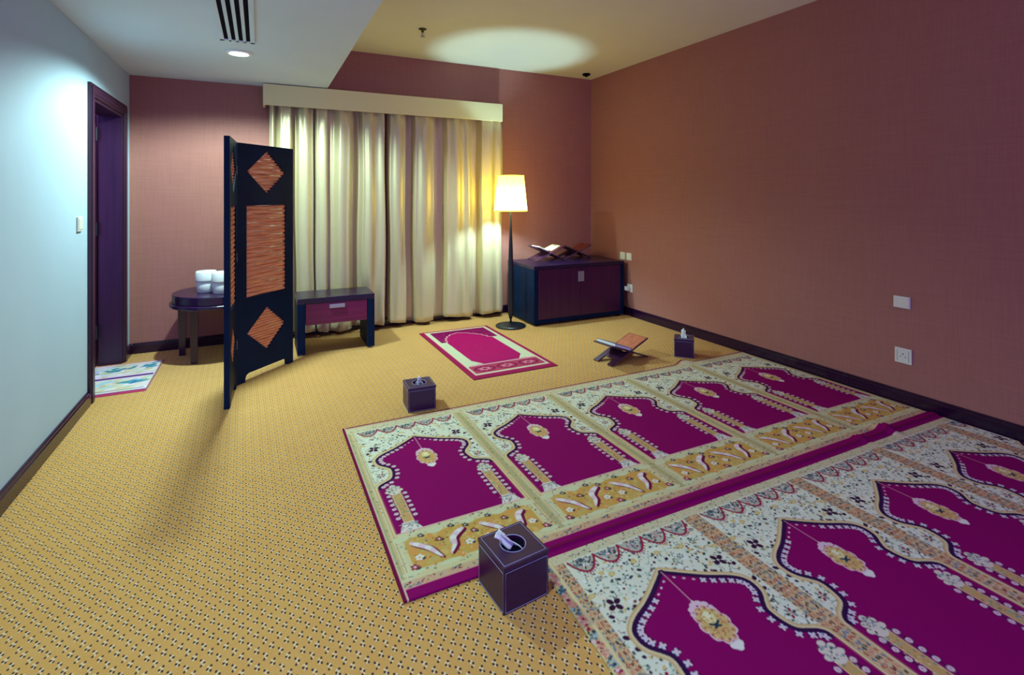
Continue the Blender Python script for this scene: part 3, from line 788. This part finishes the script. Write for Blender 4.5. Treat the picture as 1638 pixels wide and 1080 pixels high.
    band = [tuple(p) for p in left[::-1]]+[tuple(p) for p in (left*np.array([-1, 1]))[1:]]
    c.line([(-.2755, -.762)]+band+[(.2755, -.762)], .034, srgb(206, 172, 120))
    c.line([(-.2755, -.762)]+band+[(.2755, -.762)], .021, srgb(214, 198, 152))
    c.poly(outline, MAROON)
    # dark edge inside the outline
    def inset(p, d):
        out = []
        for x, y, tx, ty in along(p, .004): out.append((x-ty*d*-1, y+tx*d*-1))
        return out
    def offs(x, y, tx, ty, d):  # to the right of travel apex->tip on the left half = inside
        n1 = (x+ty*d, y-tx*d); n2 = (x-ty*d, y+tx*d)
        return n1, n2
    e1 = []; 
    for x, y, tx, ty in along(left, .004):
        e1.append((x-ty*.006, y+tx*.006))
    for sg in (1, -1): c.line([(sg*x, y) for x, y in e1], .014 if style == 1 else .016, NAVY)
    c.line([(-.2755, -.425), (-.2755, -.755)], .006, srgb(160, 60, 90)); c.line([(.2755, -.425), (.2755, -.755)], .006, srgb(160, 60, 90))
    # florets along the arch
    fl = along(left, .0285 if style == 1 else .031, .012)
    for k, (x, y, tx, ty) in enumerate(fl):
        d = .0235
        px, py = x-ty*d, y+tx*d
        if px > -.004: continue
        for sg in (1, -1):
            if k < 4:
                c.ell(sg*px, py, .0055, .0038, PINKW, sg*math.atan2(ty, tx)); continue
            c.ell(sg*px, py, .0142, .0115, NAVY)
            a = math.atan2(ty, tx)
            if style == 1:
                c.ell(sg*px, py, .0108, .0092, PINKW); c.ell(sg*px, py, .003, .003, srgb(180, 150, 176)); continue
            for da in (PI/4, 3*PI/4, 5*PI/4, 7*PI/4):
                c.ell(sg*(px+.0066*math.cos(a+da)), py+.0066*math.sin(a+da), .0062, .0044, PINKW if da < 3 else srgb(206, 200, 216), sg*(a+da))
    # columns
    for sg in (-1, 1):
        X = lambda u: sg*u
        for uu in (.1765, .2460):
            c.line([(X(uu), -.485), (X(uu), -.69)], .004, NAVY)
            for k in range(6):
                v = -.497-.0335*k
                c.ell(X(uu), v, .0118, .0125, NAVY); c.ell(X(uu), v, .0098, .0092, PINKW); c.ell(X(uu), v, .004, .0034, srgb(200, 150, 165))
        c.rect(min(X(.192), X(.2325)), -.705, max(X(.192), X(.2325)), -.475, srgb(196, 160, 98))
        speck(min(X(.194), X(.238)), -.70, max(X(.194), X(.238)), -.48, 80, [srgb(206, 146, 96), srgb(150, 120, 96), GREEN, srgb(214, 190, 140), GREY], (.0025, .006))
        c.line([(X(.193), -.475), (X(.193), -.705)], .003, srgb(220, 196, 150)); c.line([(X(.231), -.475), (X(.231), -.705)], .003, srgb(220, 196, 150))
        for (u, v, ru) in ((.216, -.425, .013), (.198, -.442, .013), (.234, -.442, .013), (.190, -.464, .013), (.242, -.464, .013), (.216, -.452, .022), (.216, -.474, .026)):
            c.ell(X(u), v, ru, ru*.8, srgb(214, 204, 186))
        speck(min(X(.192), X(.240)), -.482, max(X(.192), X(.240)), -.425, 34, [GREY, DKGR, GREEN, BLUE], (.0025, .005))
        c.poly([(X(.192), -.70), (X(.240), -.70), (X(.246), -.722), (X(.262), -.764), (X(.168), -.764), (X(.186), -.722)], srgb(222, 212, 204))
        speck(min(X(.184), X(.25)), -.755, max(X(.184), X(.25)), -.715, 26, [GREY, srgb(190, 170, 170), GREEN], (.003, .006))
        c.line([(X(.180), -.711), (X(.252), -.711)], .005, srgb(150, 140, 140))
    # medallion
    mv = -.240
    c.line([(0, -.006), (0, -.155)], .004, srgb(196, 130, 150))
    def scal(ru, rv, nl, am, off=0):
        return [((ru*(1+am*abs(math.cos(nl*a/2+off))))*math.cos(a), mv+(rv*(1+am*abs(math.cos(nl*a/2+off))))*math.sin(a)) for a in np.linspace(0, 2*PI, 120, endpoint=False)]
    c.poly(scal(.045, .066, 10, .16), PINKW); c.poly(scal(.041, .061, 10, .15), srgb(206, 150, 110)); c.poly(scal(.038, .057, 10, .13), srgb(206, 176, 108))
    for q in range(26):
        a = q*2*PI/26; c.ell(.040*math.cos(a)*(1+.05*math.cos(5*a)), mv+.060*math.sin(a), .0042, .0034, srgb(166, 96, 84) if q % 2 else srgb(222, 190, 160), a)
    for q in range(9):
        a = q*2*PI/9+.3; c.line([(.030*math.cos(a), mv+.046*math.sin(a)), (.024*math.cos(a+.3), mv+.038*math.sin(a+.3)), (.016*math.cos(a), mv+.028*math.sin(a))], .003, srgb(176, 112, 84))
    for sg in (-1, 1):
        c.ell(sg*.012, -.162, .010, .012, PINKW, sg*.6); c.ell(sg*.027, -.172, .009, .011, PINKW, sg*.9); c.ell(sg*.036, -.19, .007, .009, PINKW)
        c.ell(sg*.012, -.322, .009, .011, WHITE, -sg*.5)
    c.ell(0, -.155, .006, .012, PINKW); c.ell(0, -.326, .013, .016, WHITE)
    c.ell(0, -.216, .020, .024, srgb(222, 214, 150)); c.ell(0, -.208, .012, .014, srgb(228, 226, 180))
    speck(-.034, -.29, .034, -.19, 36, [srgb(180, 110, 90), srgb(214, 160, 110)], (.002, .0045))
    for (u, v, a) in ((0, -.244, 0), (.011, -.24, .6), (-.011, -.24, -.6), (.006, -.252, -.4), (-.006, -.252, .4)): c.ell(u, v, .009, .0042, srgb(30, 62, 78), a)
    # lower band with feather-like leaves
    c.rect(-.277, -.80, .277, -.757, srgb(206, 202, 160)); c.line([(-.277, -.760), (.277, -.760)], .006, srgb(216, 160, 150))
    c.rect(-.277, -1.042, .277, -.79, srgb(206, 196, 148))
    speck(-.277, -1.0, .277, -.765, 420, [GREY, GREEN, DKGR, BROWN, PINK, TAN], (.0025, .006))
    rr = .03
    c.rect(-.262+rr, -.972, .262-rr, -.803, GOLD); c.rect(-.262, -.972+rr, .262, -.803-rr, GOLD)
    for su in (-1, 1):
        for vv in (-.972+rr, -.803-rr): c.ell(su*(.262-rr), vv, rr, rr, GOLD)
    speck(-.25, -.965, .25, -.81, 120, [GOLD2, srgb(212, 150, 80), srgb(196, 166, 92)], (.008, .02))
    for u in (-.27, -.135, 0, .135, .27):
        c.ell(u, -.795, .03, .016, srgb(204, 206, 164)); c.ell(u, -.982, .04, .012, srgb(204, 206, 164))
    speck(-.25, -.965, .25, -.81, 130, [srgb(150, 130, 70), srgb(222, 200, 140), GREEN, BROWN], (.002, .005))
    def feather(pts, w):
        w *= 1.5
        p = smooth_line(pts, 8); m = len(p)
        for i, (x, y) in enumerate(p):
            s = i/(m-1); r = w*math.sin(PI*min(1, .12+.88*s))**.6*(1-.25*s)+.001
            c.ell(x+.006, y-.009, r, r, MARDK)
        for i in range(3, m-2, 4): c.line([(p[i][0]+.004, p[i][1]-.006), (p[i][0]+.016, p[i][1]-.020)], .0035, MARDK)
        for i, (x, y) in enumerate(p):
            s = i/(m-1); r = w*.72*math.sin(PI*min(1, .12+.88*s))**.6*(1-.25*s)+.001
            c.ell(x, y, r, r, WHITE if (i//5) % 2 else PINKW)
    for du in (0, .279):
        feather([(-.2395+du, -.8316), (-.216+du, -.852), (-.187+du, -.882), (-.170+du, -.915), (-.153+du, -.9489)], .011)
        feather([(-.0383+du*.93, -.8294), (-.066+du*.95, -.845), (-.0883+du, -.8686), (-.094+du, -.905), (-.1212+du, -.9456)], .012)
    for (u, v, k) in ((-.1374, -.8513, 0), (-.2307, -.9169, 1), (-.2591, -.9581, 2), (-.1958, -.8017, 3), (-.0376, -.9142, 1), (-.0008, -.9558, 2), (.1372, -.841, 0), (.2314, -.9103, 1), (.2668, -.9577, 2), (.0821, -.7983, 3), (-.0724, -.7943, 3), (.039, -.9139, 1), (.0, -.86, 0), (.215, -.80, 3), (-.02, -.815, 3)):
        col = (BROWN, WHITE, srgb(150, 60, 70), DKGR)[k]; r = (.011, .012, .012, .009)[k]
        for q in range(5):
            a = q*1.257; c.ell(u+r*.8*math.cos(a), v+r*.8*math.sin(a), r*.62, r*.5, col, a)
        c.ell(u+r*1.1, v-r*.9, r*.7, r*.45, DKGR, .6); c.ell(u, v, r*.45, r*.45, PINKW if k != 1 else GOLD2)
    # bottom guard stripe and maroon end band
    c.rect(-HP, -1.042, HP, -1.012, srgb(200, 168, 136))
    speck(-HP, -1.04, HP, -1.014, 150, [PINK, GREY, BLUE, GOLD, RED, DKGR], (.0025, .006))
    c.rect(-HP, -1.047, HP, -1.042, srgb(208, 130, 140)); c.rect(-HP, -1.092, HP, -1.047, MAROON)
    return c.get()

def pile_mesh(name, col, x0, y0, res, th, mat, zfun=None, shear=None):
    """rug slab: dense woven top grid carrying one colour per knot, with sides and underside"""
    ny, nx = col.shape[:2]
    X, Y = np.meshgrid(x0+(np.arange(nx)+.5)*res, y0+(np.arange(ny)+.5)*res)
    Z = np.full_like(X, th)
    if shear is not None: X = shear(X, Y)
    if zfun is not None: X, Y, Z = zfun(X, Y, Z)
    top = np.stack([X, Y, Z], -1).reshape(-1, 3)
    idx = np.arange(nx*ny).reshape(ny, nx)
    quads = np.stack([idx[:-1, :-1], idx[:-1, 1:], idx[1:, 1:], idx[1:, :-1]], -1).reshape(-1, 4)
    ring = np.r_[idx[0, :], idx[1:, -1], idx[-1, -2::-1], idx[-2:0:-1, 0]]
    low = top[ring].copy(); low[:, 2] = np.maximum(.0005, low[:, 2]-th+.0005)
    n0 = len(top); m = len(ring); k = np.arange(m); k2 = (k+1) % m
    side = np.stack([ring, n0+k, n0+k2, ring[k2]], -1)
    verts = np.vstack([top, low]).astype(np.float32); faces = np.vstack([quads, side]).astype(np.int32)
    me = bpy.data.meshes.new(name)
    me.vertices.add(len(verts)); me.vertices.foreach_set('co', verts.ravel())
    me.loops.add(faces.size); me.loops.foreach_set('vertex_index', faces.ravel())
    me.polygons.add(len(faces)); me.polygons.foreach_set('loop_start', np.arange(0, faces.size, 4, dtype=np.int32))
    me.update(calc_edges=True)
    at = me.color_attributes.new('weave', 'FLOAT_COLOR', 'POINT')
    cc = np.ones((len(verts), 4), np.float32); cf = col.reshape(-1, 3); cc[:n0, :3] = cf; cc[n0:, :3] = cf[ring]
    at.data.foreach_set('color', cc.ravel())
    me.polygons.foreach_set('use_smooth', np.ones(len(faces), bool))
    me.materials.append(mat)
    o = bpy.data.objects.new(name, me); C.objects.link(o)
    return o

RES = .003
pan = prayer_panel(RES)
NXP = pan.shape[1]
PW = NXP*RES
def edge_fringe(col, side_px, colr):
    col[:, :side_px] = colr; return col
# long rug with five niches
row = np.tile(pan, (1, 5, 1))
padn = 6
left = np.repeat(pan[:, :1], padn, 1).copy(); left[:] = CREAM2
row1 = np.concatenate([left, row], 1)
row1[:, :4] = MARDK; row1[:, 4:5] = srgb(206, 150, 140)
XR1 = .745-.316-padn*RES
maxc = int((XR-.028-XR1)/RES); row1 = row1[:, :maxc]
YR1 = 2.707+V0
def z_row1(X, Y, Z):
    r = np.exp(-((X-3.10)/.030)**2)*np.exp(-((Y-1.63)/.07)**2)*.030
    r += np.exp(-((X-2.86)/.022)**2)*np.exp(-((Y-1.63)/.05)**2)*.014
    r += np.exp(-((X-2.97)/.05)**2)*np.exp(-((Y-2.97)/.05)**2)*.020
    Y = Y+.030*np.exp(-((X-2.93)/.05)**2)*np.clip((Y-2.85)/.12, 0, 1)
    Y = Y+.012*np.clip((X-2.6)/1.0, 0, 1)*np.clip((Y-2.5)/.47, 0, 1)
    return X, Y, Z+r+.0012*np.sin(X*5.1)*np.sin(Y*4.3)+.0012
o = pile_mesh('prayer_rug', row1, XR1, YR1, RES, .007, M['woven'], z_row1)
tag(o, 'complete long maroon and cream prayer rug with five arched niches, middle of the floor', 'rug', 'long niche prayer rugs')
# second long rug, nearer the camera
pan2 = prayer_panel(RES, 6, 2)
row = np.tile(pan2, (1, 5, 1))
g = Canvas(0, V0, .042, V1, RES, 2, srgb(206, 190, 140))
rg = random.Random(9)
vv = V0; k = 0
while vv < V1:
    L_ = .062 if k % 2 else .034
    for _ in range(34 if k % 2 else 16):
        u, v = rg.uniform(.004, .026), vv+rg.uniform(.002, L_)
        r_ = rg.uniform(.003, .007)
        g.ell(u, v, r_, r_*.8, rg.choice([PINK, srgb(206, 120, 120), PINKW, RED, srgb(214, 150, 110)] if k % 2 else [BLUE, DKGR, srgb(150, 180, 190), srgb(70, 100, 110)]))
    vv += L_; k += 1
g.rect(.031, V0, .036, V1, srgb(222, 206, 160))
row2 = np.concatenate([g.get(), row], 1)
row2[:12] = MAROON
row2[-14:] = MAROON; row2[-4:] = MARDK
padt = np.repeat(np.repeat(MAROON[None, None], row2.shape[1], 1), 8, 0)
row2 = np.concatenate([row2, padt], 0)
XR2 = 1.24-.316-g.nx*RES
YR2 = 1.360+V0
maxc = int((XR-.028-XR2)/RES); row2 = row2[:, :maxc]
def z_row2(X, Y, Z):
    over = np.clip((Y-1.607)/.006, 0, 1)
    r = np.exp(-((X-3.10)/.030)**2)*np.exp(-((Y-1.63)/.07)**2)*.030
    r += np.exp(-((X-2.86)/.022)**2)*np.exp(-((Y-1.63)/.05)**2)*.014
    Y = Y-.004*(X-1.24)*.9
    return X, Y, Z+.0085*over+r*np.clip((Y-1.5)/.1, 0, 1)+.0012*np.sin(X*4.4+1)*np.sin(Y*4.9)+.0012
def shear2(X, Y):
    w = np.clip((1.30-X)/.40, 0, 1)
    return X-.055*w*np.clip(1.55-Y, 0, 1)
o = pile_mesh('prayer_rug', row2, XR2, YR2, RES, .007, M['woven'], z_row2, shear2)
tag(o, 'cropped long prayer rug nearest the camera, with a floral guard border at its left edge', 'rug', 'long niche prayer rugs')

# single red prayer mat by the lamp
def red_mat():
    w, h = .695, 1.365
    c = Canvas(0, 0, w, h, RES, 2, srgb(150, 22, 76))
    rng = random.Random(2)
    RB = srgb(150, 20, 74); RF = srgb(166, 6, 92); PK = srgb(214, 150, 160); PALE = srgb(196, 200, 168); DR = srgb(124, 4, 80)
    c.rect(0, 0, w, h, RB); c.rect(.043, .070, w-.030, h-.022, srgb(228, 150, 160)); c.rect(.050, .078, w-.037, h-.030, PALE)
    c.rect(.088, .285, w-.062, h-.055, DR)
    # arch
    arch = [(.135, .96), (.150, .985), (.140, 1.02), (.165, 1.045), (.160, 1.08), (.190, 1.105), (.195, 1.14), (.225, 1.155), (.245, 1.19), (.285, 1.205), (.330, 1.235), (.375, 1.205), (.415, 1.19), (.435, 1.155), (.470, 1.14), (.485, 1.105), (.515, 1.08), (.520, 1.045), (.545, 1.02), (.540, .985), (.575, .965)]
    c.rect(.062, .28, .14, .96, PALE); c.rect(w-.12, .28, w-.05, .965, PALE)
    c.poly([(.140, .30)]+arch+[(.575, .30)], RF)
    c.poly([(.175, .33), (.195, .315), (.52, .345), (.565, .385), (.565, .96), (.14, .96), (.14, .36)], RF)
    c.poly([(.135, .29), (.20, .29), (.135, .40)], PALE); c.poly([(.58, .29), (.51, .29), (.58, .40)], PALE)
    c.line(arch, .012, PK)
    c.rect(.075, .262, w-.055, .285, PK)
    c.rect(.062, .10, w-.05, .262, srgb(170, 60, 92))
    for k in range(3):
        u = .165+.185*k
        c.ell(u, .182, .088, .060, srgb(140, 14, 70)); c.ell(u, .182, .045, .030, srgb(206, 120, 140)); c.ell(u, .182, .020, .016, srgb(150, 30, 80))
        for q in range(8):
            a = q*PI/4; c.ell(u+.055*math.cos(a), .182+.036*math.sin(a), .010, .007, srgb(190, 90, 116))
    for _ in range(90):
        u, v = rng.uniform(.10, w-.08), rng.uniform(1.0, 1.30)
        inside = abs(u-.35) < .2-(v-1.0)*.55
        if not inside: c.ell(u, v, .006, .004, srgb(190, 50, 110))
    for _ in range(60): c.ell(rng.uniform(.16, .55), rng.uniform(.4, 1.1), .004, .003, srgb(206, 40, 126))
    return c.get()
o = pile_mesh('prayer_mat', red_mat(), -.3475, 0, RES, .005, M['woven'])
o.location = (1.704, 3.364, 0); o.rotation_euler = (0, 0, math.radians(.3))
tag(o, 'single small crimson prayer mat with one pale arch, in front of the lamp', 'rug')

def bath_mat():
    w, h = .50, .72
    c = Canvas(0, 0, w, h, RES, 2, srgb(222, 206, 214)); rng = random.Random(11)
    c.rect(0, 0, w, .035, srgb(182, 58, 102)); c.rect(0, .030, w, .045, srgb(110, 50, 100)); c.rect(0, h-.02, w, h, srgb(216, 150, 150))
    for v0, v1 in ((.07, .33), (.42, .68)):
        for _ in range(150):
            u, v = rng.uniform(.02, w-.03), rng.uniform(v0, v1)
            c.ell(u, v, rng.uniform(.015, .05), rng.uniform(.01, .025), rng.choice([srgb(214, 208, 176), srgb(200, 190, 150), srgb(228, 220, 220), srgb(160, 206, 210), srgb(204, 214, 186)]), .4)
    for (u, v) in ((.07, .14), (.36, .24), (.20, .56), (.40, .60)):
        for _ in range(16): c.ell(u+rng.gauss(0, .045), v+rng.gauss(0, .022), rng.uniform(.012, .035), rng.uniform(.008, .016), rng.choice([srgb(30, 130, 160), srgb(70, 160, 180), srgb(70, 120, 170), srgb(100, 150, 120)]), .5)
    c.rect(0, .350, w-.02, .388, srgb(92, 50, 112)); c.rect(0, .075, w-.03, .085, srgb(120, 70, 130)); c.rect(0, .66, w-.03, .668, srgb(140, 100, 140)); c.rect(0, .335, w-.02, .35, srgb(222, 196, 220)); c.rect(0, .39, w-.02, .405, srgb(222, 196, 220))
    c.rect(w-.012, 0, w, h, srgb(150, 100, 90))
    return c.get()
o = pile_mesh('bath_mat', bath_mat(), 0, 0, RES, .006, M['woven'])
o.location = (-1.175, 4.15, 0)
o.rotation_euler = (0, 0, 0)
tag(o, 'small striped white and turquoise mat on the floor at the doorway', 'mat')

# ------------------------------------------------------------------ light
def spot(name, loc, power, col, cone, blend):
    l = bpy.data.lights.new(name, 'SPOT'); l.energy = power; l.color = col; l.shadow_soft_size = .045
    l.spot_size = math.radians(cone); l.spot_blend = blend
    o = bpy.data.objects.new(name, l); C.objects.link(o); o.location = loc
    return o
KEY = (0.70, 1.0, 0.94)
spot('downlight_beam', (DLS[0][0], DLS[0][1], ZS-.016), 215, KEY, 158, .35)
spot('near_downlight_beam', (DLS[1][0], DLS[1][1], ZS-.016), 74, KEY, 138, .5)

w = bpy.data.worlds.new('World'); S.world = w; w.use_nodes = True
w.node_tree.nodes['Background'].inputs[0].default_value = (0.33, 0.19, 1.0, 1)
w.node_tree.nodes['Background'].inputs[1].default_value = 1.5

# ------------------------------------------------------------------ camera
cam = bpy.data.cameras.new('Camera'); co = bpy.data.objects.new('Camera', cam); C.objects.link(co)
cam.sensor_fit = 'HORIZONTAL'; cam.sensor_width = 36.0; cam.lens = 36.0*FPX/1638.0
cam.shift_x = 0.0; cam.shift_y = -(540-314)/1638.0
cam.clip_start = .02
co.location = (0, 0, CAMH); co.rotation_euler = (PI/2, 0, -YAW)
S.camera = co
S.view_settings.view_transform = 'Standard'; S.view_settings.look = 'None'
S.view_settings.exposure = 0.25; S.view_settings.gamma = 1.0; S.view_settings.use_curve_mapping = False
